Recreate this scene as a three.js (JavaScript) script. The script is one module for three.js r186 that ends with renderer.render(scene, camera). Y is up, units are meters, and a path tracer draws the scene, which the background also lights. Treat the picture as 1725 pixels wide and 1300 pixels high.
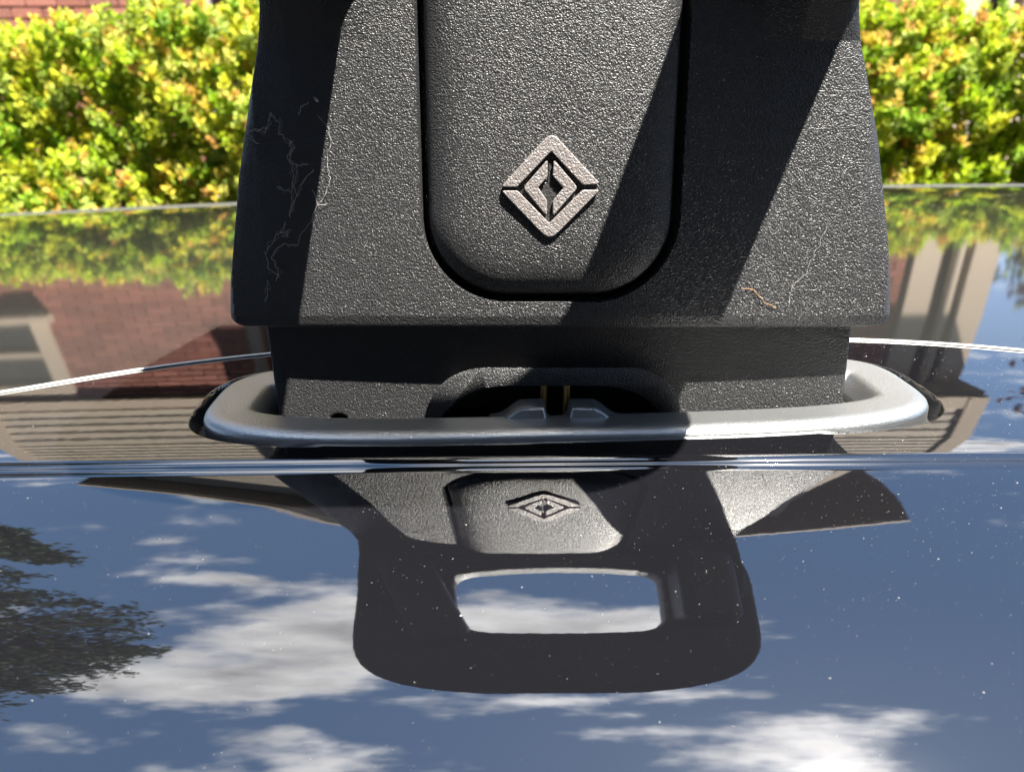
import * as THREE from 'three';
import { mergeGeometries, mergeVertices, toCreasedNormals } from 'three/addons/utils/BufferGeometryUtils.js';
import { RoundedBoxGeometry } from 'three/addons/geometries/RoundedBoxGeometry.js';
import { ImprovedNoise } from 'three/addons/math/ImprovedNoise.js';

// ---------------------------------------------------------------- camera, sky, sun, exposure
const scene = new THREE.Scene();
const camera = new THREE.PerspectiveCamera(2 * Math.atan(650 / 1275) * 180 / Math.PI, 1725 / 1300, 0.01, 400);
camera.position.set(-0.013, 0.082, 0.205);
camera.rotation.set(-16.8 * Math.PI / 180, 0, 0);
camera.focus = 0.212;
camera.userData.fStop = 19;
const renderer = new THREE.WebGLRenderer({ antialias: true });
renderer.toneMapping = THREE.LinearToneMapping;
renderer.toneMappingExposure = 6;
renderer.shadowMap.enabled = true;
renderer.shadowMap.type = THREE.PCFSoftShadowMap;

let seed = 20240611;
const rnd = () => { seed = (seed + 0x6D2B79F5) | 0; let t = Math.imul(seed ^ (seed >>> 15), 1 | seed); t = (t + Math.imul(t ^ (t >>> 7), 61 | t)) ^ t; return ((t ^ (t >>> 14)) >>> 0) / 4294967296; };
const rr = (a, b) => a + (b - a) * rnd();
const gauss = () => Math.sqrt(-2 * Math.log(1 - rnd())) * Math.cos(6.28318 * rnd());
const lerp = (a, b, t) => a + (b - a) * t, clamp = (v, a, b) => Math.min(b, Math.max(a, v));
const sstep = (a, b, v) => { const t = clamp((v - a) / (b - a), 0, 1); return t * t * (3 - 2 * t); };
const noise = new ImprovedNoise();
function fbm(x, y, z, n = 5) { let s = 0, a = 0.5; for (let i = 0; i < n; i++) { s += a * noise.noise(x, y, z); x = x * 2.03 + 7.1; y = y * 2.03 + 3.7; z = z * 2.03 + 1.3; a *= 0.5; } return s; }
function table(keys, v) { for (let i = 1; i < keys.length; i++) if (v < keys[i][0] || i === keys.length - 1) { const [a, p] = keys[i - 1], [b, q] = keys[i]; return lerp(p, q, clamp((v - a) / (b - a), 0, 1)); } }

const SUN = new THREE.Vector3(0.35, 1, 0.365).normalize();
const sun = new THREE.DirectionalLight(new THREE.Color(1, 0.95, 0.86), 5);
sun.position.copy(SUN).multiplyScalar(20);
sun.castShadow = true; sun.shadow.mapSize.set(4096, 4096); sun.shadow.radius = 1;
Object.assign(sun.shadow.camera, { left: -10, right: 10, top: 12, bottom: -10, near: 1, far: 60 });
scene.add(sun, sun.target);

{ // fair-weather sky: clear blue, a loose field of broken cloud, brighter air round the sun
  const W = 2048, H = 1024, data = new Float32Array(W * H * 4);
  const cloudAt = (X, Z) => {
    const w = fbm(X * 1.4 + 3, Z * 1.4, 9.2, 3) * 0.35;
    let d = fbm(X * 3.4 + w + 11.3, Z * 6.8 + w + 4.1, 2.7, 7) * 1.7 - 0.16;
    d += 0.42 * fbm(X * 13 + 2.2, Z * 21 + 8.1, 6.1, 4);
    d += 0.9 * fbm(X * 1.05 + 5.2, Z * 1.05 + 1.7, 5.5, 3);
    d += 0.78 * Math.exp(-(((X + 0.27) / 0.27) ** 2 + ((Z + 0.06) / 0.19) ** 2));      // large bank
    d += 0.55 * Math.exp(-(((X - 0.07) / 0.20) ** 2 + ((Z + 0.12) / 0.11) ** 2));
    d += 0.40 * Math.exp(-(((X - 0.30) / 0.24) ** 2 + ((Z - 0.30) / 0.10) ** 2));      // streaks by the sun
    d -= 0.40 * Math.exp(-(((X - 0.52) / 0.26) ** 2 + ((Z + 0.12) / 0.24) ** 2));      // clear patches
    d -= 0.35 * Math.exp(-(((X + 0.55) / 0.35) ** 2 + ((Z + 0.45) / 0.15) ** 2));
    return d;
  };
  for (let j = 0; j < H; j++) {
    const el = ((j + 0.5) / H - 0.5) * Math.PI, y = Math.sin(el), c = Math.cos(el);
    for (let i = 0; i < W; i++) {
      const az = ((i + 0.5) / W - 0.5) * 2 * Math.PI, x = c * Math.cos(az), z = c * Math.sin(az), k = (j * W + i) * 4;
      const h = Math.pow(1 - Math.max(y, 0), 3);
      const cs = x * SUN.x + y * SUN.y + z * SUN.z, glow = Math.exp((cs - 1) * 14) * 0.06 + Math.exp((cs - 1) * 260) * 0.5;
      let r = lerp(0.058, 0.18, h) + glow * 1.0, g = lerp(0.110, 0.25, h) + glow * 0.97, b = lerp(0.212, 0.36, h) + glow * 0.92;
      if (y > 0.04) {
        const yy = Math.max(y, 0.12), d = cloudAt(x / yy, z / yy);
        let a = sstep(0.02, 0.72, d) * sstep(0.04, 0.2, y);
        const thick = sstep(0.35, 1.0, d), lit = 0.64 + 0.4 * Math.exp((cs - 1) * 6) - 0.22 * thick + 0.55 * fbm(x / yy * 7, z / yy * 14, 4, 5);
        a *= 0.86;
        r = lerp(r, 1.0 * lit + glow * 1.2, a); g = lerp(g, 0.98 * lit + glow * 1.1, a); b = lerp(b, 0.96 * lit + glow, a);
      }
      if (y < 0) { r = 0.06; g = 0.06; b = 0.055; }
      data[k] = r; data[k + 1] = g; data[k + 2] = b; data[k + 3] = 1;
    }
  }
  const t = new THREE.DataTexture(data, W, H, THREE.RGBAFormat, THREE.FloatType);
  t.mapping = THREE.EquirectangularReflectionMapping; t.magFilter = THREE.LinearFilter; t.minFilter = THREE.LinearFilter; t.needsUpdate = true;
  scene.background = t; scene.environment = t;
}
scene.backgroundIntensity = 1; scene.environmentIntensity = 1;

// ---------------------------------------------------------------- helpers
const rgb = (r, g, b) => new THREE.Color().setRGB(r, g, b);
function shadows(m) { m.castShadow = true; m.receiveShadow = true; return m; }
function part(parent, name, geo, mat, label) { const m = shadows(new THREE.Mesh(geo, mat)); m.name = name; if (label) m.userData.label = label; parent.add(m); return m; }
const used = {};
function top(o, name, label, category, group) { const n = used[name] = (used[name] ?? -1) + 1; o.name = n ? `${name}_${String(n).padStart(3, '0')}` : name; Object.assign(o.userData, { label, category }); if (group) o.userData.group = group; scene.add(o); return o; }
function structure(name, geo, mat) { const m = shadows(new THREE.Mesh(geo, mat)); m.name = name; m.userData.kind = 'structure'; scene.add(m); return m; }
function boxUV(geo, tile) { // planar uv in metres from the main axis of each face
  const g = geo.index ? geo.toNonIndexed() : geo, p = g.attributes.position, uv = new Float32Array(p.count * 2), a = new THREE.Vector3(), b = new THREE.Vector3(), c = new THREE.Vector3();
  for (let i = 0; i < p.count; i += 3) {
    a.fromBufferAttribute(p, i); b.fromBufferAttribute(p, i + 1); c.fromBufferAttribute(p, i + 2);
    const n = b.clone().sub(a).cross(c.clone().sub(a)), ax = Math.abs(n.x), ay = Math.abs(n.y), az = Math.abs(n.z);
    [a, b, c].forEach((v, k) => { const [u, w] = az >= ax && az >= ay ? [v.x, v.y] : ax >= ay ? [v.z, v.y] : [v.x, v.z]; uv[(i + k) * 2] = u / tile; uv[(i + k) * 2 + 1] = w / tile; });
  }
  g.setAttribute('uv', new THREE.BufferAttribute(uv, 2)); return g;
}
function grid(nu, nv, fn, closeU = false) { // fn(i, j) -> [x, y, z]
  const pos = new Float32Array((nu + 1) * (nv + 1) * 3), idx = [];
  for (let j = 0; j <= nv; j++) for (let i = 0; i <= nu; i++) pos.set(fn(i, j), (j * (nu + 1) + i) * 3);
  for (let j = 0; j < nv; j++) for (let i = 0; i < nu; i++) { const a = j * (nu + 1) + i, b = a + 1, c = a + nu + 1, d = c + 1; idx.push(a, b, d, a, d, c); }
  const g = new THREE.BufferGeometry(); g.setAttribute('position', new THREE.BufferAttribute(pos, 3)); g.setIndex(idx); g.computeVertexNormals(); return g;
}
function box(w, h, d, x, y, z) { const g = new THREE.BoxGeometry(w, h, d); g.translate(x, y, z); return g; }

// tileable grain (value noise through random bumps)
function grainTexture(size, cells, seed0, power = 1) {
  seed = seed0;
  const f = new Float32Array(size * size);
  const layer = (n, amp) => {
    const v = Float32Array.from({ length: n * n }, () => rnd());
    for (let y = 0; y < size; y++) for (let x = 0; x < size; x++) {
      const u = x / size * n, w = y / size * n, i = Math.floor(u), j = Math.floor(w), a = sstep(0, 1, u - i), b = sstep(0, 1, w - j), q = (p, s) => v[((s + n) % n) * n + ((p + n) % n)];
      f[y * size + x] += amp * lerp(lerp(q(i, j), q(i + 1, j), a), lerp(q(i, j + 1), q(i + 1, j + 1), a), b);
    }
  };
  layer(cells, 0.6); layer(cells * 2, 0.32);
  let lo = 9, hi = -9; for (const v of f) { lo = Math.min(lo, v); hi = Math.max(hi, v); }
  const d = new Uint8Array(size * size * 4);
  f.forEach((v, k) => { const q = Math.pow((v - lo) / (hi - lo), power) * 255; d[k * 4] = d[k * 4 + 1] = d[k * 4 + 2] = q; d[k * 4 + 3] = 255; });
  const t = new THREE.DataTexture(d, size, size); t.wrapS = t.wrapT = THREE.RepeatWrapping; t.magFilter = THREE.LinearFilter; t.minFilter = THREE.LinearMipmapLinearFilter; t.generateMipmaps = true; t.needsUpdate = true; return t;
}
const GT = 0.05; // grain tile in metres
const grain = grainTexture(1024, 190, 11);
const fineGrain = grainTexture(1024, 150, 12);
const wallGrain = grainTexture(512, 60, 13);
const M = {
  plastic: new THREE.MeshPhysicalMaterial({ color: rgb(0.022, 0.022, 0.023), roughness: 0.37, bumpMap: grain, bumpScale: 0.00028, ior: 1.5, specularIntensity: 0.75 }),
  plasticDark: new THREE.MeshPhysicalMaterial({ color: rgb(0.02, 0.02, 0.021), roughness: 0.5, bumpMap: fineGrain, bumpScale: 0.00015 }),
  emblem: new THREE.MeshPhysicalMaterial({ color: rgb(0.22, 0.2, 0.195), metalness: 0.3, roughness: 0.4, bumpMap: fineGrain, bumpScale: 0.0002 }),
  ring: new THREE.MeshPhysicalMaterial({ color: rgb(0.42, 0.43, 0.435), metalness: 0.97, roughness: 0.4, bumpMap: fineGrain, bumpScale: 0.00008 }),
  brass: new THREE.MeshStandardMaterial({ color: rgb(0.75, 0.5, 0.18), metalness: 1, roughness: 0.3 }),
  rubber: new THREE.MeshStandardMaterial({ color: rgb(0.012, 0.012, 0.012), roughness: 0.6 }),
  paint: new THREE.MeshPhysicalMaterial({ color: rgb(0.004, 0.004, 0.005), roughness: 0.02, ior: 2.3, bumpMap: grain, bumpScale: 0.0000016 }),
  glass: new THREE.MeshPhysicalMaterial({ color: rgb(0.014, 0.014, 0.013), roughness: 0.045, ior: 2.0 }),
  trim: new THREE.MeshPhysicalMaterial({ color: rgb(0.42, 0.42, 0.41), metalness: 0.5, roughness: 0.35 }),
  rail: new THREE.MeshPhysicalMaterial({ color: rgb(0.05, 0.05, 0.045), roughness: 0.5 }),
  lint: new THREE.MeshStandardMaterial({ color: rgb(0.32, 0.31, 0.30), roughness: 1 }),
  lintOrange: new THREE.MeshStandardMaterial({ color: rgb(0.34, 0.19, 0.09), roughness: 1 }),
  dust: new THREE.MeshStandardMaterial({ color: rgb(0.36, 0.35, 0.32), roughness: 0.9 }),
  tyre: new THREE.MeshStandardMaterial({ color: rgb(0.02, 0.02, 0.02), roughness: 0.8 }),
  rim: new THREE.MeshStandardMaterial({ color: rgb(0.3, 0.3, 0.31), metalness: 0.8, roughness: 0.35 }),
};

// ---------------------------------------------------------------- the ground
{
  const g = new THREE.PlaneGeometry(300, 300, 1, 1); g.rotateX(-Math.PI / 2); g.translate(0, -1.92, 0);
  const uv = g.attributes.uv; for (let i = 0; i < uv.count; i++) uv.setXY(i, uv.getX(i) * 300, uv.getY(i) * 300);
  structure('ground', g, new THREE.MeshStandardMaterial({ color: rgb(0.06, 0.06, 0.058), roughness: 0.95, bumpMap: wallGrain, bumpScale: 0.004 }));
}

// ---------------------------------------------------------------- the car: roof surface as one height function
const tiltKeys = [[-1.5, -14], [-1.25, -5.5], [-0.65, 0], [-0.09, 3.3], [-0.03, 4.3], [0.018, 6], [0.0261, 7.5], [0.0276, 34], [0.0285, 50], [0.0294, 34], [0.0306, 14.5], [0.037, 16.5], [0.0418, 17.5], [0.0464, 17.7], [0.0507, 18.3],
  [0.0548, 19.2], [0.0622, 21], [0.0688, 22.6], [0.0749, 24.2], [0.0804, 25.85], [0.0854, 27.5], [0.09, 29.2], [0.0983, 31.5], [0.115, 40], [0.15, 58], [0.2, 78]];
const PZ0 = -1.5, PDZ = 0.0001, PN = 17001, prof = new Float64Array(PN);
for (let i = 1; i < PN; i++) prof[i] = prof[i - 1] - Math.tan(table(tiltKeys, PZ0 + (i - 0.5) * PDZ) * Math.PI / 180) * PDZ;
{ const o = 0.0095 - prof[Math.round((0.0265 - PZ0) / PDZ)]; for (let i = 0; i < PN; i++) prof[i] += o; }
const P = (z) => { const u = clamp((z - PZ0) / PDZ, 0, PN - 1.001), i = Math.floor(u); return lerp(prof[i], prof[i + 1], u - i); };
const L = (x, z) => lerp(0.009, 0.028, sstep(0.05, -0.6, z)) * x - 0.014 * x * x;
// the oval of the socket
const RC = { x: 0.0035, z: -0.0135, a: 0.1055, b: 0.0315, n: 3.6, yaw: 2.2 * Math.PI / 180 };
function oval(t, off = 0) { // plan point and outward normal of the oval grown by off
  const c = Math.cos(t), s = Math.sin(t), e = 2 / RC.n;
  const f = (v, p) => Math.sign(v) * Math.pow(Math.abs(v), p);
  const X = RC.a * f(c, e), Z = RC.b * f(s, e);
  let nx = f(X / RC.a, RC.n - 1) / RC.a, nz = f(Z / RC.b, RC.n - 1) / RC.b; const l = Math.hypot(nx, nz) || 1; nx /= l; nz /= l;
  const px = X + nx * off, pz = Z + nz * off, cy = Math.cos(RC.yaw), sy = Math.sin(RC.yaw);
  return [RC.x + px * cy + pz * sy, RC.z - px * sy + pz * cy, nx * cy + nz * sy, -nx * sy + nz * cy];
}
function ovalDist(x, z) { // approximate signed distance, negative inside
  const cy = Math.cos(RC.yaw), sy = Math.sin(RC.yaw), dx = x - RC.x, dz = z - RC.z, X = dx * cy - dz * sy, Z = dx * sy + dz * cy;
  const q = Math.pow(Math.abs(X / RC.a), RC.n) + Math.pow(Math.abs(Z / RC.b), RC.n), v = Math.pow(q, 1 / RC.n);
  const gx = Math.pow(Math.abs(X / RC.a), RC.n - 1) / RC.a, gz = Math.pow(Math.abs(Z / RC.b), RC.n - 1) / RC.b, gl = Math.hypot(gx, gz) * Math.pow(Math.max(q, 1e-9), 1 / RC.n - 1);
  return (v - 1) / Math.max(gl, 1e-6);
}
const smoothRoof = (x, z) => P(z) + L(x, z);
const roofY = (x, z) => { let y = smoothRoof(x, z); const d = ovalDist(x, z); if (d < 0.009) { const e = Math.pow(clamp(Math.abs(x - RC.x) / RC.a, 0, 1), 4), g = lerp(0.0006, 0.0022, e), w = lerp(0.0012, 0.0015, e); y -= 0.0062 * (sstep(0.62, 1.0, Math.abs(x - RC.x) / RC.a) * (sstep(g + w, g, d) - sstep(-0.003, -0.005, d)) + sstep(-0.003, -0.005, d)); } return y; };
const seamKeys = [[-1.6, 0.02], [-0.4, 0.03], [-0.24, 0.012], [-0.1707, -0.0179], [-0.155, -0.0294], [-0.1353, -0.0409], [-0.0994, -0.0542], [-0.05, -0.065], [0.03, -0.0705], [0.111, -0.064], [0.1398, -0.059], [0.1652, -0.0503], [0.24, -0.015], [0.4, 0.015], [1.8, 0.02]];
const seam = (x) => { let s = 0, w = 0; for (let k = -6; k <= 6; k++) { const g = Math.exp(-k * k / 14); s += g * table(seamKeys, x + k * 0.006); w += g; } return Math.min(s / w, 0.019); };

function roofSheet(xs, zsOf, nz, hf) {
  const nx = xs.length - 1, nr = [];
  const g = grid(nx, nz, (i, j) => { const x = xs[i], z = zsOf(x, j); return [x, hf(x, z), z]; });
  const p = g.attributes.position, n = new Float32Array(p.count * 3), e = 0.00012, v = new THREE.Vector3();
  for (let k = 0; k < p.count; k++) { const x = p.getX(k), z = p.getZ(k); v.set(-(hf(x + e, z) - hf(x - e, z)) / (2 * e), 1, -(hf(x, z + e) - hf(x, z - e)) / (2 * e)).normalize(); n.set([v.x, v.y, v.z], k * 3); }
  g.setAttribute('normal', new THREE.BufferAttribute(n, 3)); const uv = new Float32Array(p.count * 2); for (let k = 0; k < p.count; k++) { uv[k * 2] = p.getX(k) / 0.3; uv[k * 2 + 1] = p.getZ(k) / 0.3; } g.setAttribute('uv', new THREE.BufferAttribute(uv, 2)); return g;
}
function flip(g) { const i = g.index.array; for (let k = 0; k < i.length; k += 3) { const t = i[k]; i[k] = i[k + 1]; i[k + 1] = t; } return g; }
const xs = []; for (let x = -1.5; x < -0.131; x += 0.02) xs.push(x); for (let x = -0.13; x < 0.135; x += Math.abs(x - 0.0035) > 0.078 && Math.abs(x - 0.0035) < 0.116 ? 0.00045 : 0.0011) xs.push(x); for (let x = 0.14; x <= 1.7; x += 0.02) xs.push(x);
const car = new THREE.Group(); car.position.set(0, 0, 0);
top(car, 'parked_car', 'glossy black car with its roof edge filling the foreground', 'car');
{
  const rows1 = 280, tail = []; for (let z = 0.0205; z < 0.036; z += 0.00025) tail.push(z); for (let z = 0.036; z < 0.2; z += 0.0012) tail.push(z);
  const zs = (x, j) => { const s = seam(x) + 0.0004; return j <= rows1 ? lerp(s, 0.02, j / rows1) : tail[j - rows1 - 1]; };
  part(car, 'roof_side_panel', flip(roofSheet(xs, zs, rows1 + tail.length, roofY)), M.paint, 'glossy black painted roof edge mirroring sky and clouds');
  const xg = []; for (let x = -1.5; x <= 1.7; x += 0.02) xg.push(x);
  const zg = (x, j) => lerp(-1.45, seam(x) - 0.0016, 1 - Math.pow(1 - j / 120, 2));
  part(car, 'glass_roof', flip(roofSheet(xg, zg, 120, (x, z) => smoothRoof(x, z) + 0.0003)), M.glass, 'dark glass roof mirroring the brick house');
  const fr = grid(xg.length - 1, 12, (i, j) => { const x = xg[i], a = j / 12, z = -1.13 - 0.11 * a; return [x, smoothRoof(x, z) - 0.001 + 0.013 * Math.sin(Math.PI * Math.min(a * 1.4, 1) * 0.5), z]; });
  part(car, 'far_roof_rail', fr, M.rail, 'dusty grey rail along the far roof edge');
  // bright bead along the seam
  const pts = []; for (let x = -1.45; x <= 1.65; x += 0.01) pts.push(new THREE.Vector3(x, smoothRoof(x, seam(x) - 0.0006) + 0.0001, seam(x) - 0.0006));
  part(car, 'seam_trim', new THREE.TubeGeometry(new THREE.CatmullRomCurve3(pts), 900, 0.00065, 10), M.trim, 'thin pale trim bead along the glass edge');
  // grey socket ring
  const NT = 420, sec = []; // section: [inward distance from outer edge, height]
  const W = 0.0175;
  for (let k = 0; k <= 34; k++) { const u = k / 34, w = u * W; let h = 0.0026 * Math.pow(1 - Math.pow(Math.abs(clamp((0.0050 - w) / 0.0050, 0, 1)), 2.2), 0.5); h -= 0.0010 * (w / W); h -= 0.006 * Math.pow(clamp((w - 0.0115) / 0.006, 0, 1), 2.4); sec.push([w, h - 0.0003]); }
  sec.unshift([0, -0.006]); sec.push([W + 0.0002, -0.012]);
  const ringG = grid(NT, sec.length - 1, (i, j) => { const [w, h] = sec[j], o = oval(i / NT * Math.PI * 2, -w); const b = oval(i / NT * Math.PI * 2, 0); return [o[0], smoothRoof(o[0], o[1]) + h, o[1]]; });
  const ring = part(car, 'socket_ring', boxUV(flip(toCreasedNormalsKeep(ringG, -1)), GT), M.ring, 'silver grey oval ring set in the roof');
  // raised tongue on the ring's front bar, with a rounded notch for the pins
  const s = new THREE.Shape(); s.moveTo(-0.019, 0.0085); s.lineTo(-0.019, 0.0098); s.bezierCurveTo(-0.0145, 0.0102, -0.0135, 0.0135, -0.0105, 0.0142); s.lineTo(-0.0052, 0.0143); s.lineTo(-0.0048, 0.0128); s.absarc(-0.0008, 0.0128, 0.004, Math.PI, 2 * Math.PI, false); s.lineTo(0.0036, 0.0143); s.lineTo(0.0092, 0.0142); s.bezierCurveTo(0.0122, 0.0135, 0.0132, 0.0102, 0.0175, 0.0098); s.lineTo(0.0175, 0.0085); s.closePath();
  const tg = new THREE.ExtrudeGeometry(s, { depth: 0.006, bevelEnabled: true, bevelSize: 0.0009, bevelThickness: 0.0018, bevelSegments: 6, curveSegments: 14 }); tg.translate(0.0005, 0.0012, 0.0005);
  part(ring, 'tongue', boxUV(toCreasedNormals(tg, 0.9), GT), M.ring);
  // dark floor under the ring
  const fl = []; for (let i = 0; i <= 120; i++) { const o = oval(i / 120 * Math.PI * 2, 0.0035); fl.push(o); }
  const floor = grid(120, 1, (i, j) => j ? [fl[i][0], smoothRoof(fl[i][0], fl[i][1]) - 0.0058, fl[i][1]] : [RC.x, smoothRoof(RC.x, RC.z) - 0.0058, RC.z]);
  part(car, 'socket_seal', floor, M.rubber);
}
function toCreasedNormalsKeep(g, sign = 1) { // join the ends of a closed sweep before shading
  const p = g.attributes.position, n = g.attributes.normal; const map = new Map();
  for (let k = 0; k < p.count; k++) { const key = `${Math.round(p.getX(k) * 1e6)},${Math.round(p.getY(k) * 1e6)},${Math.round(p.getZ(k) * 1e6)}`; (map.get(key) ?? map.set(key, []).get(key)).push(k); }
  for (const l of map.values()) if (l.length > 1) { const v = new THREE.Vector3(); l.forEach((k) => v.add(new THREE.Vector3().fromBufferAttribute(n, k))); v.normalize(); l.forEach((k) => n.setXYZ(k, v.x, v.y, v.z)); }
  if (sign < 0) for (let k = 0; k < n.array.length; k++) n.array[k] *= -1;
  return g;
}
{ // the rest of the body, out of sight below the roof
  const side = (zr, dir) => { // profile from the roof edge down
    const pr = [[zr, P(zr) - 0.002], [zr + dir * 0.02, P(zr) - 0.06], [zr + dir * 0.05, -0.32], [zr + dir * 0.16, -0.75], [zr + dir * 0.2, -0.85], [zr + dir * 0.22, -1.2], [zr + dir * 0.17, -1.55]];
    return (a, b) => grid(24, (b - a) * 6, (i, j) => { const u = a + j / 6, k = Math.min(Math.floor(u), pr.length - 2), f = u - k, x = lerp(-1.5, 1.7, i / 24); const z = lerp(pr[k][0], pr[k + 1][0], f), y = lerp(pr[k][1], pr[k + 1][1], f); return [x * (1 + 0.35 * sstep(-0.2, -0.8, y)), y + L(x, 0) * (k < 1 ? 1 : 0), z]; });
  };
  for (const [zr, dir] of [[0.198, 1], [-1.448, -1]]) { const s = side(zr, dir); part(car, 'body_side', mergeGeometries([s(0, 2), s(3, 6)]), M.paint); part(car, 'side_window', s(2, 3), M.glass); }
  for (const [x0, x1, nm] of [[-1.5, -2.1, 'windscreen'], [1.7, 2.15, 'rear_window']]) part(car, nm, grid(2, 8, (i, j) => [lerp(x0, x1 * 1.0, j / 8), lerp(smoothRoof(x0, -0.65) - 0.03, -0.8, j / 8), lerp(-1.4, 0.15, i / 2)]), M.glass);
  part(car, 'lower_body', mergeGeometries([box(4.6, 0.7, 1.9, 0, -1.18, -0.62)]), M.paint);
  for (const [x, z] of [[-1.45, 0.28], [1.5, 0.28], [-1.45, -1.52], [1.5, -1.52]]) {
    const w = new THREE.TorusGeometry(0.3, 0.11, 14, 40); w.translate(x, -1.51, z);
    const wh = part(car, 'wheel', w, M.tyre); const r = new THREE.CylinderGeometry(0.24, 0.24, 0.12, 32); r.rotateX(Math.PI / 2); r.translate(x, -1.51, z); part(wh, 'rim', r, M.rim);
  }
}

// ---------------------------------------------------------------- the crossbar and its foot
const bar = new THREE.Group(); top(bar, 'roof_crossbar', 'black grained plastic crossbar foot clamped in the grey roof ring', 'crossbar');
const leftKeys = [[0.036, -0.0925], [0.049, -0.0912], [0.077, -0.0862], [0.101, -0.0804], [0.119, -0.0758], [0.13, -0.0768], [0.145, -0.079], [0.158, -0.081]], rightKeys = [[0.036, 0.0935], [0.049, 0.092], [0.0615, 0.0896], [0.087, 0.0836], [0.1055, 0.0778], [0.119, 0.0732], [0.13, 0.0765], [0.145, 0.081], [0.158, 0.0845]];
const CB = 0.0367, CT = 0.158; // bottom and top of the cover
const PN_ = { x0: -0.0352, x1: 0.0297, y0: 0.0462, y1: 0.151, r: 0.021 };
function panelDist(x, y) { // rounded rectangle, negative inside; square at the top
  const cx = (PN_.x0 + PN_.x1) / 2, hw = (PN_.x1 - PN_.x0) / 2, qx = Math.abs(x - cx) - hw + PN_.r, qy = PN_.y0 - y + PN_.r;
  return Math.max(Math.hypot(Math.max(qx, 0), Math.max(qy, 0)) + Math.min(Math.max(qx, qy), 0) - PN_.r, y - PN_.y1);
}
const baseFace = (x, y) => -0.0012 * (x / 0.09) ** 2 - 0.03 * (y - 0.04);
function wing(x, y) { const c = Math.abs(x + 0.001); return sstep(0.047, 0.066, c) * (0.042 * Math.pow(clamp((y - 0.108) / 0.05, 0, 1), 1.6)) ; }
function coverZ(x, y) {
  let z = baseFace(x, y) + wing(x, y);
  const d = panelDist(x, y); // recess the panel sits in
  if (d < 0.0022) z -= 0.0065 * sstep(0.0022, 0.0013, d);
  return z;
}
{
  // front: dense height field with rounded rim, then side walls to the back
  const NX = 420, NY = 300, back = -0.04, rim = 0.0035;
  const edge = (y) => { const t = clamp((CB + 0.004 - y) / 0.004, 0, 1); const c = 0.004 * (1 - Math.sqrt(Math.max(0, 1 - t * t))); return [table(leftKeys, y) + c, table(rightKeys, y) - c]; };
  const roundOff = (d) => d >= rim ? 0 : rim - Math.sqrt(Math.max(0, rim * rim - (rim - d) * (rim - d)));
  const ex = (i) => { const u = i / NX; return u; };
  const g = grid(NX + 4, NY + 3, (i, j) => {
    const y = j === 0 ? CB + 0.002 : j === 1 ? CB : lerp(CB, CT, Math.min((j - 1) / NY, 1)), [xl, xr] = edge(Math.max(y, CB));
    const u = clamp((i - 2) / NX, 0, 1), x = lerp(xl, xr, u);
    if (i < 2 || i > NX + 2 || j === 0 || j > NY + 1) { const yb = j === 0 ? CB + 0.0006 : y; return [i === 0 || i === NX + 4 ? lerp(x, 0, 0.12) : x, i === 0 || i === NX + 4 ? yb : yb, back]; }
    const d = Math.min(x - xl, xr - x), db = (y - CB);
    return [x, y, coverZ(x, y) - roundOff(d) - 0.5 * roundOff(db * 1.6)];
  });
  part(bar, 'cover', boxUV(toCreasedNormals(g, 0.9), GT), M.plastic, 'wide black grained cover of the foot');
}
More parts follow.
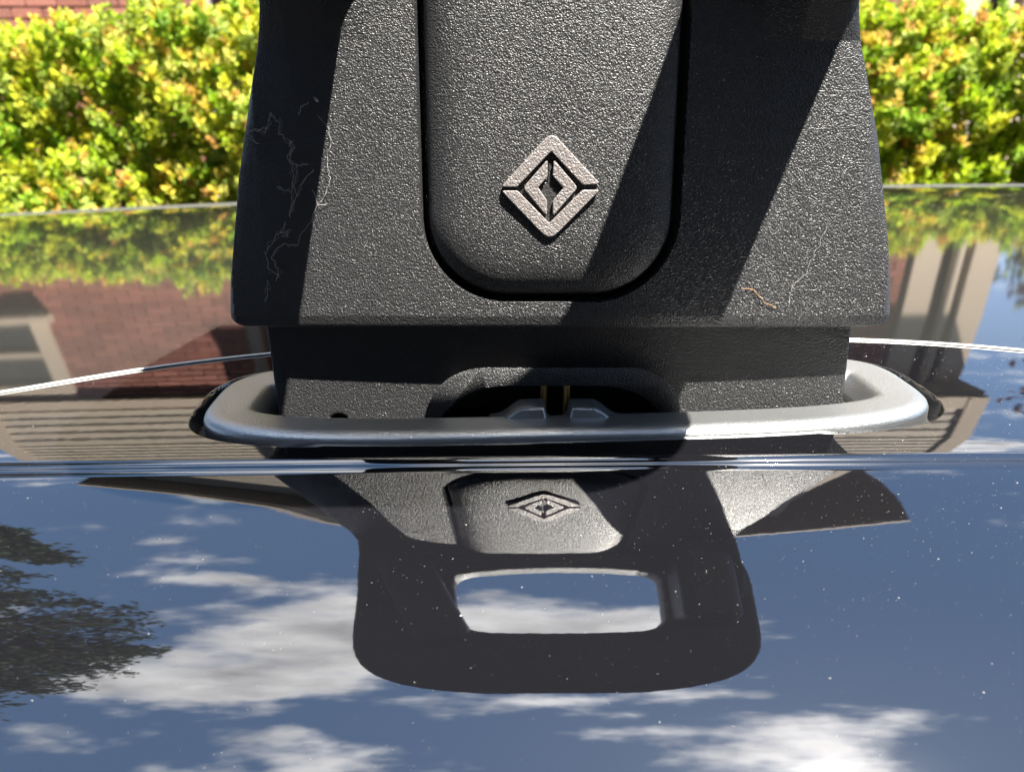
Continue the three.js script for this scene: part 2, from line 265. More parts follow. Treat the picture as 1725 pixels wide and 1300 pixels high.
{ // centre panel
  const outline = [], N = 46, r = PN_.r, push = (x, y) => outline.push([x, y]);
  for (let k = 0; k <= N; k++) push(PN_.x0, lerp(PN_.y1, PN_.y0 + r, k / N));
  for (let k = 1; k <= 30; k++) { const a = Math.PI + k / 30 * Math.PI / 2; push(PN_.x0 + r + r * Math.cos(a), PN_.y0 + r + r * Math.sin(a)); }
  for (let k = 1; k <= 14; k++) push(lerp(PN_.x0 + r, PN_.x1 - r, k / 14), PN_.y0);
  for (let k = 1; k <= 30; k++) { const a = 1.5 * Math.PI + k / 30 * Math.PI / 2; push(PN_.x1 - r + r * Math.cos(a), PN_.y0 + r + r * Math.sin(a)); }
  for (let k = 1; k <= N; k++) push(PN_.x1, lerp(PN_.y0 + r, PN_.y1, k / N));
  for (let k = 1; k < 24; k++) push(lerp(PN_.x1, PN_.x0, k / 24), PN_.y1);
  const n = outline.length, cx = (PN_.x0 + PN_.x1) / 2, cy = 0.098;
  const rings = [[0, -0.007], [0, -0.0018], [0.0003, -0.0007], [0.0009, 0.0001], [0.0018, 0.0007], [0.0032, 0.0015], [0.005, 0.0022], [0.008, 0.0028], [0.012, 0.0031], [0.017, 0.0032]];
  const last = rings.length - 1, inset = (i, e) => { const [x, y] = outline[i % n], rx = clamp(x, PN_.x0 + r, PN_.x1 - r), ry = clamp(y, PN_.y0 + r, PN_.y1 - 0.02); const dx = x - rx, dy = y - ry, l = Math.hypot(dx, dy) || 1; return [x - dx / l * e, y - dy / l * e]; };
  const g = grid(n, last + 5, (i, j) => { if (j <= last) { const [e, h] = rings[j], [x, y] = inset(i, e); return [x, y, baseFace(x, y) + h]; } const [x, y] = inset(i, rings[last][0]), f = (j - last) / 5, X = lerp(x, cx, f), Y = lerp(y, clamp(y, 0.085, 0.115), f); return [X, Y, baseFace(X, Y) + 0.0032]; });
  { const hp = rings.map(([e, h]) => [e, h]).slice(1), Zp = (x, y) => baseFace(x, y) + table(hp, -panelDist(x, y)), p = g.attributes.position, nn = g.attributes.normal, e = 0.0003, v = new THREE.Vector3(), row = n + 1;
    for (let q = 0; q < p.count; q++) { const j = Math.floor(q / row), x = p.getX(q), y = p.getY(q); if (j < 2) { const d1 = (panelDist(x + e, y) - panelDist(x - e, y)) / (2 * e), d2 = (panelDist(x, y + e) - panelDist(x, y - e)) / (2 * e); v.set(d1, d2, j ? 0.35 : 0.02); } else v.set(-(Zp(x + e, y) - Zp(x - e, y)) / (2 * e), -(Zp(x, y + e) - Zp(x, y - e)) / (2 * e), 1); v.normalize(); nn.setXYZ(q, v.x, v.y, v.z); } }
  const panel = part(bar, 'centre_panel', boxUV(g, GT), M.plastic, 'raised rounded panel carrying the diamond emblem');
  // diamond emblem: two chevrons, two brackets and a needle
  const k = 0.0260e-3, X0 = -0.0031, Y0 = 0.0746;
  const piece = (pts, rad, depth, mat, name, z0 = 0) => {
    const v = pts.map(([x, y]) => new THREE.Vector2((x - 660) * k, -(y - 645) * k)), s = new THREE.Shape(), m = v.length;
    v.forEach((p, i) => { const a = v[(i + m - 1) % m], b = v[(i + 1) % m], rr_ = (rad[i] ?? 6) * k, d1 = a.clone().sub(p), d2 = b.clone().sub(p), l1 = Math.min(rr_, d1.length() * 0.45), l2 = Math.min(rr_, d2.length() * 0.45); const q1 = p.clone().add(d1.setLength(l1)), q2 = p.clone().add(d2.setLength(l2)); if (i) s.lineTo(q1.x, q1.y); else s.moveTo(q1.x, q1.y); s.quadraticCurveTo(p.x, p.y, q2.x, q2.y); });
    s.closePath();
    const g0 = new THREE.ExtrudeGeometry(s, { depth, bevelEnabled: true, bevelSize: 0.00022, bevelThickness: 0.00028, bevelSegments: 3, curveSegments: 8, steps: 1 });
    g0.translate(X0, Y0, baseFace(X0, Y0) + 0.0030 + z0);
    return part(panel, name, boxUV(g0, GT), mat);
  };
  const E_ = 0.0012;
  piece([[665, 130], [1135, 605], [985, 612], [665, 290], [325, 632], [190, 632]], [95, 14, 14, 24, 14, 14], E_, M.emblem, 'emblem_chevron');
  piece([[190, 685], [330, 685], [655, 1005], [985, 678], [1135, 678], [660, 1160]], [14, 14, 24, 14, 14, 110], E_, M.emblem, 'emblem_chevron');
  piece([[622, 400], [400, 648], [622, 905], [622, 775], [528, 645], [622, 540]], [10, 30, 10, 10, 14, 10], E_, M.emblem, 'emblem_bracket');
  piece([[696, 400], [922, 648], [696, 905], [696, 775], [800, 650], [690, 530]], [10, 30, 10, 10, 14, 10], E_, M.emblem, 'emblem_bracket');
  piece([[648, 415], [668, 415], [664, 590], [735, 700], [672, 770], [668, 985], [640, 985], [640, 770], [575, 690], [640, 600]], [3, 3, 8, 6, 8, 3, 3, 8, 6, 8], 0.0003, M.plasticDark, 'emblem_needle', -0.0001);
}
{ // base: narrower block below the cover, with an arched opening
  const s = new THREE.Shape(); const yb = 0.006, yt = 0.0435;
  s.moveTo(-0.0815, yb); s.lineTo(-0.068, yb); s.lineTo(-0.0675, 0.0088); s.quadraticCurveTo(-0.0645, 0.0112, -0.0615, 0.0088); s.lineTo(-0.061, yb);
  s.lineTo(-0.0345, yb); s.lineTo(-0.0335, 0.011); s.bezierCurveTo(-0.030, 0.0155, -0.0225, 0.0195, -0.0145, 0.0196); s.lineTo(0.0115, 0.0196); s.bezierCurveTo(0.021, 0.0193, 0.0275, 0.0155, 0.0305, 0.011); s.lineTo(0.0315, yb);
  s.lineTo(0.0843, yb); s.lineTo(0.0835, yt); s.lineTo(-0.083, yt); s.closePath();
  const g = new THREE.ExtrudeGeometry(s, { depth: 0.022, bevelEnabled: true, bevelSize: 0.0008, bevelThickness: 0.0008, bevelSegments: 3, curveSegments: 24 }); g.translate(0, 0, -0.0302);
  const base = part(bar, 'base', boxUV(g, GT), M.plastic, 'recessed black block under the cover');
  // raised lip round the opening
  const q = new THREE.Shape(); q.moveTo(-0.0388, 0.008); q.bezierCurveTo(-0.037, 0.0165, -0.0325, 0.0243, -0.0205, 0.0247); q.lineTo(0.0205, 0.0247); q.bezierCurveTo(0.0310, 0.0243, 0.0352, 0.0165, 0.0372, 0.008); q.lineTo(0.032, 0.008);
  q.bezierCurveTo(0.0275, 0.0155, 0.021, 0.0193, 0.0115, 0.0193); q.lineTo(-0.0145, 0.0193); q.bezierCurveTo(-0.0225, 0.0193, -0.030, 0.0155, -0.035, 0.008); q.closePath();
  const lg = new THREE.ExtrudeGeometry(q, { depth: 0.004, bevelEnabled: true, bevelSize: -0.0019, bevelOffset: 0, bevelThickness: 0.0022, bevelSegments: 6, curveSegments: 30 }); lg.translate(0, 0.0003, -0.0080);
  part(base, 'arch_lip', boxUV(toCreasedNormals(lg, 0.8), GT), M.plastic);
  part(base, 'cavity_back', box(0.07, 0.018, 0.002, -0.001, 0.012, -0.0185), M.rubber);
  for (const x of [-0.0037, 0.0031]) { const c = new THREE.CylinderGeometry(0.0011, 0.0011, 0.014, 20); c.translate(x, 0.0155, -0.0085); part(base, 'brass_pin', c, M.brass, 'small brass pin inside the arched opening'); }
}
{ // end loop that reaches out over the roof edge
  const cx = 0.0045, hw = 0.0865, s = new THREE.Shape(), R_ = 0.038, zf = 0.099, zb = -0.036;
  const xo = 0.0868, xi = -0.0815; // right and left sides
  s.moveTo(xi + 0.006, -zb); s.lineTo(xi, -0.015); s.lineTo(xi, -(zf - R_ - 0.006)); s.bezierCurveTo(xi, -(zf - 0.012), xi + 0.018, -(zf - 0.004), cx - 0.03, -zf); s.lineTo(cx + 0.03, -zf);
  s.bezierCurveTo(xo - 0.018, -(zf - 0.004), xo, -(zf - 0.012), xo, -(zf - R_ - 0.006)); s.lineTo(xo, -0.015); s.lineTo(xo - 0.006, -zb); s.closePath();
  const h = new THREE.Path(), xr = 0.0488, xl = -0.0405, z0 = 0.006, z1 = 0.0555, r = 0.012;
  h.moveTo(xl + r + 0.004, -z1 + 0.001); h.quadraticCurveTo(cx, -z1 - 0.001, xr - r, -z1 + 0.001); h.quadraticCurveTo(xr, -z1 + 0.003, xr, -z1 + r); h.lineTo(xr, -z0 - r); h.quadraticCurveTo(xr, -z0 - 0.003, xr - r, -z0 - 0.002); h.quadraticCurveTo(cx, -z0 + 0.003, xl + r, -z0 - 0.002); h.quadraticCurveTo(xl, -z0 - 0.003, xl, -z0 - r); h.lineTo(xl + 0.002, -z1 + r); h.quadraticCurveTo(xl + 0.003, -z1 + 0.003, xl + r + 0.004, -z1 + 0.001);
  s.holes.push(h);
  const g = new THREE.ExtrudeGeometry(s, { depth: 0.0135, bevelEnabled: true, bevelSize: 0.003, bevelOffset: -0.003, bevelThickness: 0.003, bevelSegments: 6, curveSegments: 24 });
  g.rotateX(-Math.PI / 2); g.translate(0, 0.159, 0); // shape y is -z
  part(bar, 'end_loop', boxUV(toCreasedNormals(g, 0.8), GT), M.plastic, 'black loop handle reaching out over the roof edge');
  const rib = (x, z, turn, w, l) => { const q = new RoundedBoxGeometry(w, 0.042, l, 6, 0.007); q.rotateY(turn); q.translate(x, 0.147, z); return q; };
  part(bar, 'arm_rib', boxUV(rib(-0.0518, 0.0305, 0.33, 0.022, 0.07), GT), M.plastic); part(bar, 'arm_rib', boxUV(rib(0.062, 0.0241, 0, 0.023, 0.056), GT), M.plastic);
  // the bar itself, an aerofoil section running across the roof
  const f = new THREE.Shape(); f.absellipse(0, 0, 0.05, 0.016, 0, Math.PI * 2);
  const b = new THREE.ExtrudeGeometry(f, { depth: 1.2, bevelEnabled: false, curveSegments: 40 }); b.translate(0.002, 0.168, -1.24);
  part(bar, 'cross_beam', boxUV(b, GT), M.plasticDark);
  const fg = new RoundedBoxGeometry(0.17, 0.15, 0.05, 4, 0.006); fg.translate(0, 0.095, -1.25);
  part(bar, 'far_foot', boxUV(fg, GT), M.plastic);
}

const V = (x, y, z) => new THREE.Vector3(x, y, z);
// ---------------------------------------------------------------- the house behind the hedge
const HW = -5.5; // plane of the ground-floor wall
function boardMat(r, g, b, rough = 0.75) { return new THREE.MeshStandardMaterial({ color: rgb(r, g, b), roughness: rough, bumpMap: wallGrain, bumpScale: 0.002 }); }
const brickMats = [[0.20, 0.072, 0.048], [0.23, 0.085, 0.058], [0.17, 0.06, 0.042], [0.26, 0.10, 0.072], [0.19, 0.075, 0.055]].map(([r, g, b]) => boardMat(r, g, b, 0.9));
const H = { mortar: boardMat(0.30, 0.25, 0.21, 0.95), siding: [boardMat(0.30, 0.255, 0.20), boardMat(0.32, 0.27, 0.212), boardMat(0.285, 0.243, 0.19)], trim: boardMat(0.36, 0.29, 0.22), dark: boardMat(0.055, 0.045, 0.038), soffit: boardMat(0.14, 0.12, 0.095), backing: boardMat(0.30, 0.255, 0.20), roof: boardMat(0.055, 0.05, 0.048, 0.95), pipe: boardMat(0.12, 0.095, 0.075), pane: new THREE.MeshPhysicalMaterial({ color: rgb(0.03, 0.033, 0.036), roughness: 0.05, ior: 1.5 }) };
const house = new THREE.Group(); house.position.set(0, 0, 0);
top(house, 'brick_house', 'brick house with tan clapboard upper storey behind the hedge', 'house');
{
  const GY = -1.92, BT = 2.72; // ground, top of the brickwork
  const wallL = part(house, 'brick_wall', box(2.45, BT - GY, 0.25, -3.375, (BT + GY) / 2, HW - 0.137), H.mortar, 'red brick wall left of the recess');
  const wallR = part(house, 'brick_wall', box(1.6, BT - GY, 0.25, 2.2, (BT + GY) / 2, HW - 0.137), H.mortar, 'red brick wall at the right corner');
  part(house, 'recess_wall', box(3.75, BT - GY, 0.2, -0.38, (BT + GY) / 2, HW - 1.3), H.backing);
  part(house, 'recess_side', box(0.2, BT - GY, 1.1, -2.26, (BT + GY) / 2, HW - 0.72), brickMats[2]);
  // bricks: those that show largest one by one, the others joined
  const bw = 0.2, bh = 0.063, pw = 0.211, ph = 0.0745, bg = new RoundedBoxGeometry(bw, bh, 0.03, 1, 0.004); const rest = [];
  seed = 77; let n = 0;
  const lay = (wall, x0, x1, wx) => {
    for (let r = 0; r * ph + GY + 0.04 < BT - 0.03; r++) for (let c = -1; c * pw + x0 < x1; c++) {
      const xc = x0 + (c + (r % 2) * 0.5 + 0.5) * pw, y = GY + 0.04 + r * ph; let a = Math.max(xc - bw / 2, x0 + 0.003), b = Math.min(xc + bw / 2, x1 - 0.003);
      if (wx && y > 1.42) { if (a < wx[1] && b > wx[0]) { if (xc > (wx[0] + wx[1]) / 2) a = Math.max(a, wx[1]); else b = Math.min(b, wx[0]); } }
      if (b - a < 0.03 || y < -0.6) continue;
      const x = (a + b) / 2, sx = (b - a) / bw;
      const mi = Math.floor(rnd() * 5), dz = rr(-0.002, 0.003);
      if (wall === wallL && y > 0.45 && n < 300) { n++; const q = part(wall, 'brick', bg, brickMats[mi]); q.position.set(x, y, HW + 0.001 + dz); q.scale.x = sx; } else rest.push([wall, x, y, HW + 0.001 + dz, mi, sx]);
    }
  };
  lay(wallL, -4.6, -2.16, [-4.53, -3.72]); lay(wallR, 1.42, 2.98);
  for (const w of [wallL, wallR]) for (let m = 0; m < 5; m++) { const l = rest.filter((b) => b[0] === w && b[4] === m); const im = new THREE.InstancedMesh(bg, brickMats[m], l.length); l.forEach((b, i) => im.setMatrixAt(i, new THREE.Matrix4().makeTranslation(b[1], b[2], b[3]).scale(V(b[5], 1, 1)))); im.name = 'brickwork'; im.userData.kind = 'stuff'; w.add(shadows(im)); }
  // ground-floor window at the left
  const win = (x0, x1, y0, y1, z, t = 0.12) => {
    const w = part(house, 'window', box(x1 - x0, y1 - y0, 0.02, (x0 + x1) / 2, (y0 + y1) / 2, z + 0.012), H.pane);
    part(w, 'frame', mergeGeometries([box(t, y1 - y0 + 2 * t, 0.07, x0 - t / 2, (y0 + y1) / 2, z + 0.035), box(t, y1 - y0 + 2 * t, 0.07, x1 + t / 2, (y0 + y1) / 2, z + 0.035), box(x1 - x0, t, 0.065, (x0 + x1) / 2, y1 + t / 2, z + 0.035), box(x1 - x0, t * 0.6, 0.05, (x0 + x1) / 2, (y0 + y1) / 2, z + 0.03)]), H.trim);
    part(w, 'sill', box(x1 - x0 + 2 * t + 0.1, t * 0.7, 0.13, (x0 + x1) / 2, y0 - t * 0.35, z + 0.055), H.trim);
  };
  win(-4.42, -3.82, 1.6, 2.5, HW); win(0.2, 1.6, 3.4, 4.7, HW + 0.36);
  // corner boards and downpipe at the right corner
  part(house, 'corner_board', box(0.2, BT - GY, 0.3, 3.12, (BT + GY) / 2, HW - 0.1), H.trim); part(house, 'corner_board', box(0.2, BT - GY, 0.3, 3.56, (BT + GY) / 2, HW - 0.1), H.trim);
  part(house, 'corner_panel', box(0.23, BT - GY, 0.2, 3.34, (BT + GY) / 2, HW - 0.2), H.dark);
  const pipe = new THREE.CylinderGeometry(0.04, 0.04, BT - GY, 16); pipe.translate(3.36, (BT + GY) / 2, HW + 0.02); part(house, 'downpipe', pipe, H.trim);
  // upper storey: overhanging clapboards up into a gable
  const SZ = HW + 0.33, LZ = HW + 0.03, SX = -2.1, AX = -0.4, AY = 12.0, FX = -4.6, FY = 7.3, RX = 3.75, RY = 9.8; // apex and feet of the gable
  const leftAt = (y) => y < FY ? FX : lerp(FX, AX, (y - FY) / (AY - FY)), rightAt = (y) => y < RY ? RX : lerp(RX, AX, (y - RY) / (AY - RY));
  part(house, 'overhang_soffit', box(RX - SX, 0.05, 1.9, (RX + SX) / 2, BT + 0.03, SZ - 0.96), H.soffit);
  part(house, 'band_board', box(RX - SX, 0.16, 0.05, (RX + SX) / 2, BT + 0.13, SZ + 0.03), H.trim); part(house, 'band_board', box(SX - FX, 0.14, 0.05, (SX + FX) / 2, BT + 0.09, LZ + 0.03), H.trim);
  const core = (pts, z) => { const c = new THREE.Shape(pts.map((p) => new THREE.Vector2(...p))), g = new THREE.ExtrudeGeometry(c, { depth: 4, bevelEnabled: false }); g.translate(0, 0, z - 4); part(house, 'upper_wall', g, H.backing); };
  const mid = lerp(FY, AY, (SX - FX) / (AX - FX));
  core([[FX, BT + 0.03], [SX, BT + 0.03], [SX, mid], [FX, FY]], LZ); core([[SX, BT + 0.06], [RX, BT + 0.06], [RX, RY], [AX, AY], [SX, mid]], SZ);
  const pitch = 0.118; let bi = 0;
  for (let y = BT + 0.21; y < AY - 0.2; y += pitch) {
    for (const [a, b, z] of [[leftAt(y + pitch), SX, LZ], [Math.max(SX, leftAt(y + pitch)), rightAt(y + pitch), SZ]]) {
      if (b - a < 0.15) continue;
      const m = part(house, 'clapboard', box(b - a, pitch + 0.012, 0.012, 0, 0, 0), H.siding[(bi++ * 7 + 3) % 3]);
      m.position.set((a + b) / 2, y + pitch / 2, z + 0.013); m.rotation.x = -0.11;
    }
  }
  part(house, 'corner_board', box(0.16, 7.0, 0.06, RX - 0.07, BT + 3.55, SZ + 0.035), H.trim); part(house, 'corner_board', box(0.16, 4.1, 0.06, FX + 0.05, BT + 2.1, LZ + 0.035), H.trim);
  // roof: two slabs with dark soffits and pale fascia
  const slab = (x0, y0, x1, y1, over, nm = 'roof') => {
    const dx = x1 - x0, dy = y1 - y0, l = Math.hypot(dx, dy), ang = Math.atan2(dy, dx), D = 5;
    const g = box(l + 0.1, 0.2, D, 0, 0.1, 0); g.rotateZ(ang); g.translate((x0 + x1) / 2, (y0 + y1) / 2, SZ + over - D / 2);
    const r = part(house, nm, g, H.roof);
    const s = box(l + 0.08, 0.02, D, 0, -0.012, 0); s.rotateZ(ang); s.translate((x0 + x1) / 2, (y0 + y1) / 2, SZ + over - D / 2); part(r, 'soffit', s, H.soffit);
    const f = box(l + 0.12, 0.1, 0.04, 0, 0.1, 0); f.rotateZ(ang); f.translate((x0 + x1) / 2, (y0 + y1) / 2, SZ + over + 0.022); part(r, 'fascia', f, H.trim);
  };
  slab(FX - 0.4, FY - 0.45, AX, AY, 0.22); slab(AX, AY, 5.2, 9.1, 0.5);
}

{ // the neighbour's house across the drive, behind the camera: its shaded wall is why the shade on the foot is so deep
  const nb = new THREE.Group(); nb.position.set(0, 0, 0); top(nb, 'neighbouring_house', 'dark shingled neighbouring house across the drive, behind the camera', 'house');
  const wall = boardMat(0.05, 0.055, 0.063), zf = 3.2;
  part(nb, 'wall', box(20, 7.0, 0.3, 0, 1.58, zf + 0.17), wall);
  let k = 0; for (let y = -1.8; y < 5.0; y += 0.2) { const m = part(nb, 'clapboard', box(20, 0.212, 0.014, 0, 0, 0), wall); m.position.set(0, y + 0.1, zf + 0.002); m.rotation.x = 0.05; }
  for (const x of [-5.5, -1.8, 2.4, 6]) { const w = part(nb, 'window', box(1.1, 1.5, 0.03, x, 0.6, zf - 0.025), H.pane); part(w, 'frame', mergeGeometries([box(0.1, 1.7, 0.06, x - 0.6, 0.6, zf - 0.04), box(0.1, 1.7, 0.06, x + 0.6, 0.6, zf - 0.04), box(1.1, 0.1, 0.06, x, 1.4, zf - 0.04), box(1.1, 0.1, 0.06, x, -0.2, zf - 0.04)]), H.trim); }
  const rf = box(20.6, 0.16, 3.6, 0, 0, 0); rf.rotateX(-0.5); rf.translate(0, 5.75, zf + 1.2); part(nb, 'roof', rf, H.roof);
}
// ---------------------------------------------------------------- hedge and trees
function leafGeo(len, wid, fold) { // pointed leaf, folded along the midrib, base at the origin, along +y
  const g = new THREE.BufferGeometry(), p = [0, 0, 0, -wid, len * 0.42, fold, 0, len * 0.5, 0, wid, len * 0.42, fold, 0, len, -fold * 0.8, -wid * 0.62, len * 0.74, fold * 0.6, wid * 0.62, len * 0.74, fold * 0.6];
  g.setAttribute('position', new THREE.Float32BufferAttribute(p, 3)); g.setIndex([0, 2, 1, 0, 3, 2, 1, 2, 5, 2, 4, 5, 2, 3, 6, 2, 6, 4]); g.computeVertexNormals(); return g;
}
function foliage(parent, name, leaves, geo, mat) { // leaves: [position, direction, scale, colour]
  const im = new THREE.InstancedMesh(geo, mat, leaves.length), m = new THREE.Matrix4(), q = new THREE.Quaternion(), q2 = new THREE.Quaternion(), up = new THREE.Vector3(0, 1, 0), s = new THREE.Vector3();
  leaves.forEach(([p, d, sc, c], i) => { q.setFromUnitVectors(up, d); q2.setFromAxisAngle(up, rnd() * 6.283); q.multiply(q2); m.compose(p, q, s.setScalar(sc)); im.setMatrixAt(i, m); im.setColorAt(i, c); });
  im.name = name; im.userData.kind = 'stuff'; parent.add(shadows(im)); return im;
}
const leafMat = new THREE.MeshPhysicalMaterial({ color: rgb(1, 1, 1), roughness: 0.9, transmission: 0.45, thickness: 0, specularIntensity: 0.3, side: THREE.DoubleSide });
const treeLeafMat = new THREE.MeshPhysicalMaterial({ color: rgb(1, 1, 1), roughness: 0.95, transmission: 0.3, thickness: 0, side: THREE.DoubleSide, specularIntensity: 0.4 });
{
  seed = 4242;
  const hedge = new THREE.Group(); hedge.position.set(0, -1.92, -2.9); top(hedge, 'hedge', 'yellow green hedge with orange young tips in front of the house', 'hedge');
  const inv = V(0, 1.92, 2.9), leaves = [], stems = [];
  const face = (x, y) => -2.55 + 0.16 * fbm(x * 1.9, y * 2.2, 3.1, 3) * 2 + 0.10 * fbm(x * 6, y * 7, 1.1, 2) * 2 - 0.12 * sstep(0.1, 0.6, y);
  const topY = (x) => 0.46 + 0.05 * sstep(0.5, 1.2, x) + 0.10 * fbm(x * 1.3, 4.2, 8.8, 3) * 2;
  const pal = [[0.24, 0.36, 0.018], [0.32, 0.42, 0.022], [0.36, 0.42, 0.035], [0.17, 0.29, 0.02], [0.30, 0.38, 0.07], [0.40, 0.42, 0.03]], tips = [[0.56, 0.45, 0.05], [0.58, 0.40, 0.07], [0.58, 0.34, 0.09], [0.52, 0.50, 0.10]];
  const shoot = (x, y, z, dir, size, warm) => {
    const base = pal[Math.floor(rnd() * pal.length)], tipc = rnd() < warm ? tips[Math.floor(rnd() * 4)] : [base[0] * 1.25, base[1] * 1.2, base[2]];
    const nL = 17 + Math.floor(rnd() * 9), len = 0.075 * size;
    for (let k = 0; k < nL; k++) {
      const t = k / (nL - 1), p = V(x, y, z).addScaledVector(dir, len * t).add(V(gauss(), gauss(), gauss()).multiplyScalar(0.004)), az = k * 2.4 + rnd(), out = lerp(1.25, 0.75, t);
      const side = V(Math.cos(az), rr(-0.1, 0.35), Math.sin(az)).normalize(), d = side.multiplyScalar(out).addScaledVector(dir, lerp(0.15, 0.9, t)).normalize();
      const c = t > 0.55 ? tipc : base, v = rr(0.9, 1.1); leaves.push([p.add(inv), d, size * rr(0.75, 1.2) * lerp(1.05, 0.75, t), rgb(c[0] * v, c[1] * v, c[2] * v)]);
    }
  };
  for (let i = 0; i < 7600; i++) { // outer shoots on the front
    const x = rr(-3.4, 3.4), y = rr(-0.5, topY(x)), z = face(x, y) - Math.abs(gauss()) * 0.05;
    const warm = clamp(0.20 + 1.1 * fbm(x * 1.7, y * 2.1, 6.6, 3) + (x > -1.6 && x < -0.5 ? 0.22 : 0), 0.05, 0.8);
    shoot(x, y, z, V(rr(-0.5, 0.5), rr(0.5, 1), rr(0.1, 0.75)).normalize(), rr(0.8, 1.25), warm);
  }
  for (let i = 0; i < 2200; i++) { const x = rr(-3.4, 3.4), z = rr(-3.35, -2.55); shoot(x, topY(x) + rr(-0.06, 0.05), z, V(rr(-0.4, 0.4), 1, rr(-0.2, 0.4)).normalize(), rr(0.8, 1.2), 0.3); }
  for (let i = 0; i < 5200; i++) { const x = rr(-3.4, 3.4), y = rr(-0.6, topY(x) - 0.03); shoot(x, y, face(x, y) - rr(0.05, 0.6), V(rr(-0.7, 0.7), rr(0.2, 1), rr(-0.3, 0.6)).normalize(), 1.05, 0.02); }
  foliage(hedge, 'foliage', leaves, leafGeo(0.030, 0.0105, 0.0035), leafMat);
  const stemMat = boardMat(0.07, 0.045, 0.03, 0.9);
  for (let i = 0; i < 60; i++) { const x = rr(-3.3, 3.3), c = new THREE.CatmullRomCurve3([V(x, 0, -0.05), V(x + rr(-0.1, 0.1), 1.1, rr(-0.2, 0.1)), V(x + rr(-0.3, 0.3), 2.3, rr(-0.2, 0.2))]); stems.push(new THREE.TubeGeometry(c, 8, 0.012, 5)); }
  const hs = part(hedge, 'stems', mergeGeometries(stems), stemMat); hs.userData.kind = 'stuff';
}
function tree(name, label, [x, z], h, crown, col, nClump, opts = {}) { // tapered trunk, limbs, crown of leaves round many twig ends
  seed = opts.seed ?? 99;
  const t = new THREE.Group(); t.position.set(x, -1.92, z); top(t, name, label, 'tree', opts.group);
  const bark = boardMat(0.06, 0.048, 0.038, 0.95), limbs = [], leaves = [], lean = opts.lean ?? [0, 0];
  const trunk = new THREE.CatmullRomCurve3([V(0, 0, 0), V(lean[0] * 0.2, h * 0.4, lean[1] * 0.2), V(lean[0], h * 0.97, lean[1])]);
  const tg = new THREE.TubeGeometry(trunk, 20, 1, 10), tp = tg.attributes.position; for (let k = 0; k < tp.count; k++) { const f = Math.floor(k / 11) / 20, c = trunk.getPointAt(f), r = lerp(crown[0] * 0.09, 0.02, f); tp.setXYZ(k, c.x + (tp.getX(k) - c.x) * r, c.y + (tp.getY(k) - c.y) * r, c.z + (tp.getZ(k) - c.z) * r); }
  part(t, 'trunk', tg, bark);
  const c0 = opts.from ?? 0.35;
  for (let i = 0; i < nClump; i++) {
    const f = Math.pow(rnd(), opts.bias ?? 0.9), y = h * lerp(c0, 1, f), wid = crown[0] * (opts.conic ? lerp(1, 0.08, f) : Math.sqrt(Math.max(0.03, 1 - (2 * f - 0.75) ** 2 / 1.7))), az = rnd() * 6.283, rad = wid * Math.pow(rnd(), 0.45) * rr(0.75, 1.08);
    const a = trunk.getPointAt(clamp((y - rad * 0.35) / h, 0.05, 0.96)), e = V(a.x + Math.cos(az) * rad, y + rr(-0.2, 0.5), a.z + Math.sin(az) * rad);
    if (i % 3 === 0) limbs.push(new THREE.TubeGeometry(new THREE.CatmullRomCurve3([a, a.clone().lerp(e, 0.55).add(V(0, -0.1, 0)), e]), 5, 0.02 + 0.004 * rad, 4));
    const dir = e.clone().sub(a).normalize().multiplyScalar(0.8).add(V(0, opts.up ?? 0.7, 0)).normalize(), cs = opts.clump ?? 0.34;
    for (let k = 0; k < (opts.per ?? 26); k++) {
      const s = rr(0, 1), p = e.clone().addScaledVector(dir, (s - 0.35) * cs * (opts.stretch ?? 2)).add(V(gauss(), gauss() * 0.7, gauss()).multiplyScalar(cs * 0.42 * (1.1 - s * 0.75)));
      const v = rr(0.7, 1.25); leaves.push([p, V(gauss(), gauss() + 0.4, gauss()).normalize(), rr(0.7, 1.3), rgb(col[0] * v, col[1] * v, col[2] * v)]);
    }
  }
  part(t, 'limbs', mergeGeometries(limbs), bark);
  foliage(t, 'crown', leaves, leafGeo(opts.leaf ?? 0.13, (opts.leaf ?? 0.13) * 0.32, 0.015), treeLeafMat);
  return t;
}
tree('evergreen_tree', 'tall dark tree seen mirrored at the left of the roof edge', [-7.4, -0.9], 13.6, [2.7], [0.035, 0.055, 0.022], 620, { seed: 5, lean: [0.5, 0], up: 2.0, from: 0.22, stretch: 4.2, per: 64, leaf: 0.10, clump: 0.27, conic: false });
tree('evergreen_tree', 'slimmer dark tree beyond the tall one, mirrored above it', [-6.7, -3.9], 11.6, [1.2], [0.035, 0.058, 0.024], 260, { seed: 6, up: 1.3, from: 0.25, conic: true, leaf: 0.15 });
tree('garden_tree', 'rounded green tree beyond the right corner of the house', [10.5, -13], 5.2, [2.6], [0.11, 0.14, 0.02], 380, { seed: 7, from: 0.25, leaf: 0.16, clump: 0.5 });
tree('garden_tree', 'low green tree at the far right behind the house', [15.5, -15], 5.6, [3], [0.09, 0.125, 0.02], 380, { seed: 8, from: 0.2, leaf: 0.18, clump: 0.5 });
tree('plum_tree', 'purple leaved tree mirrored at the right edge of the roof', [6.6, -6.2], 5.6, [1.9], [0.07, 0.02, 0.022], 240, { seed: 9, from: 0.45, up: 0.25, leaf: 0.1, clump: 0.3, stretch: 2.4 });

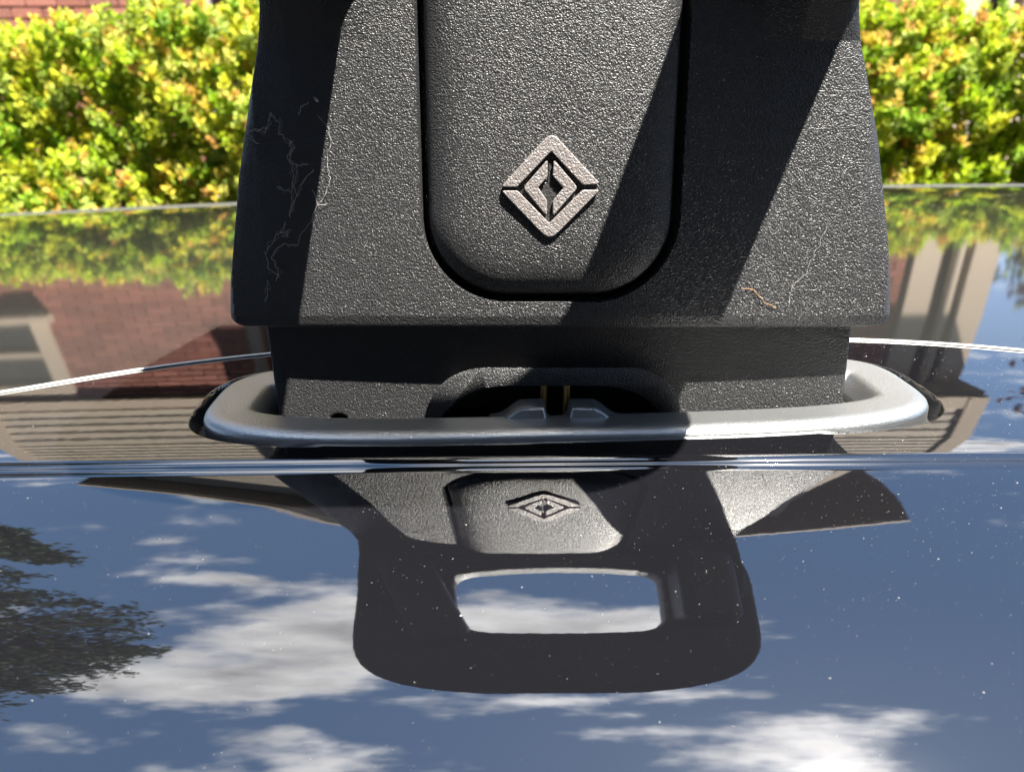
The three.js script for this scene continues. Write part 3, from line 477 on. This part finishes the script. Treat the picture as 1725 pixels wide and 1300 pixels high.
// ---------------------------------------------------------------- lint caught on the foot, dust on the paint
{
  const ray = (px, py) => { const d = V((px - 862.5) / 1275, -(py - 650) / 1275, -1); return d.applyEuler(camera.rotation); };
  const onFace = (px, py) => { const d = ray(px, py); let z = 0; for (let k = 0; k < 4; k++) { const t = (z - camera.position.z) / d.z, x = camera.position.x + d.x * t, y = camera.position.y + d.y * t; z = baseFace(x, y) + wing(x, y) + 0.0002; } const t = (z - camera.position.z) / d.z; return V(camera.position.x + d.x * t, camera.position.y + d.y * t, z); };
  seed = 31;
  const fibre = (pts, r, jit = 1.2) => { const q = []; for (let i = 0; i < pts.length - 1; i++) for (let k = 0; k < 4; k++) { const f = k / 4; q.push(onFace(lerp(pts[i][0], pts[i + 1][0], f) + gauss() * jit, lerp(pts[i][1], pts[i + 1][1], f) + gauss() * jit)); } q.push(onFace(...pts[pts.length - 1])); q.forEach((p) => { p.z += rr(0, 0.0005); }); return new THREE.TubeGeometry(new THREE.CatmullRomCurve3(q), q.length * 4, r, 4); };
  const Z = ([x, y]) => [400 + x / 3.42, 150 + y / 3.42];
  const lint = (fibres, label, mat) => { const g = new THREE.Group(), f = mergeGeometries(fibres); f.computeBoundingBox(); const o = V((f.boundingBox.min.x + f.boundingBox.max.x) / 2, f.boundingBox.min.y, (f.boundingBox.min.z + f.boundingBox.max.z) / 2); f.translate(-o.x, -o.y, -o.z); const m = shadows(new THREE.Mesh(f, mat)); m.position.copy(o); top(m, 'lint', label, 'lint', 'lint caught on the foot'); };
  const main = [[[190, 130], [240, 190], [240, 255], [300, 300], [310, 370], [300, 410], [340, 440], [345, 500], [320, 560], [345, 610], [320, 660], [305, 740]], [[300, 300], [335, 330], [310, 360], [290, 395], [320, 460], [315, 560], [325, 650], [300, 730]], [[280, 765], [245, 825], [190, 900], [168, 950], [178, 1030], [235, 1070], [220, 1105]], [[340, 900], [270, 890], [215, 930], [200, 970], [235, 1030], [235, 1080]], [[170, 230], [110, 232], [50, 240], [35, 205]], [[190, 130], [185, 200], [160, 245], [100, 235]], [[50, 245], [75, 285], [125, 315]], [[340, 440], [410, 435]], [[345, 610], [375, 535], [440, 465]], [[310, 590], [260, 575], [225, 560]], [[175, 1100], [172, 1180], [160, 1225]], [[245, 825], [290, 815], [290, 850], [255, 850]]];
  lint(main.flatMap((p) => [fibre(p.map(Z), 0.00005), fibre(p.map(Z), 0.00003, 2.6)]), 'pale tangled lint down the shaded left of the cover', M.lint);
  lint([[[465, 150], [515, 210], [540, 290], [515, 390], [520, 460], [535, 530], [505, 610], [465, 665], [435, 720], [430, 760], [365, 835], [345, 900]], [[430, 580], [465, 670], [520, 660]]].flatMap((p) => [fibre(p.map(Z), 0.00005, 0.8)]), 'single pale hair right of the tangled lint', M.lint);
  lint([fibre([[355, 150], [362, 105], [408, 75]].map(Z), 0.00008, 1), fibre([[445, 52], [455, 62], [466, 68]].map(Z), 0.0003, 0.5)], 'short lint hook and speck above the tangle', M.lint);
  const Zr = ([x, y]) => [900 + x / 2.32, y / 2.32];
  lint([fibre([[1150, 860], [1120, 940], [1090, 1000], [1060, 1070], [1010, 1110], [985, 1215]].map(Zr), 0.00005, 1)], 'thin pale hair on the sunlit right of the cover', M.lint);
  lint([fibre([[812, 1128], [855, 1130], [885, 1160], [905, 1185], [945, 1202]].map(Zr), 0.00007, 0.6)], 'short orange fibre near the lower right of the cover', M.lintOrange);
  // dust
  seed = 900;
  const bit = new THREE.IcosahedronGeometry(1, 0), N = 16000, im = new THREE.InstancedMesh(bit, M.dust, N), m = new THREE.Matrix4();
  for (let i = 0; i < N; i++) {
    let x, z; do { x = rr(-0.2, 0.2); z = Math.pow(rnd(), 1.2) * -0.22 + 0.11 * rnd(); } while ((ovalDist(x, z) < 0.006) || rnd() > 0.35 + 0.65 * sstep(-0.08, 0.12, x));
    const s = (i % 8 ? 0.000022 : i % 80 ? 0.00004 : 0.0001) * Math.exp(clamp(gauss() * 0.5, -1, 0.55)), y = smoothRoof(x, z);
    m.compose(V(x, y + s * 0.3, z), new THREE.Quaternion().setFromAxisAngle(V(0, 1, 0), rnd() * 6.28), V(s * rr(0.8, 3.2), s * 0.6, s * rr(0.7, 1.3))); im.setMatrixAt(i, m);
  }
  im.name = 'roof_dust'; im.userData = { kind: 'stuff', label: 'fine pale dust specks scattered on the black roof', category: 'dust' }; scene.add(shadows(im));
}
renderer.render(scene, camera);
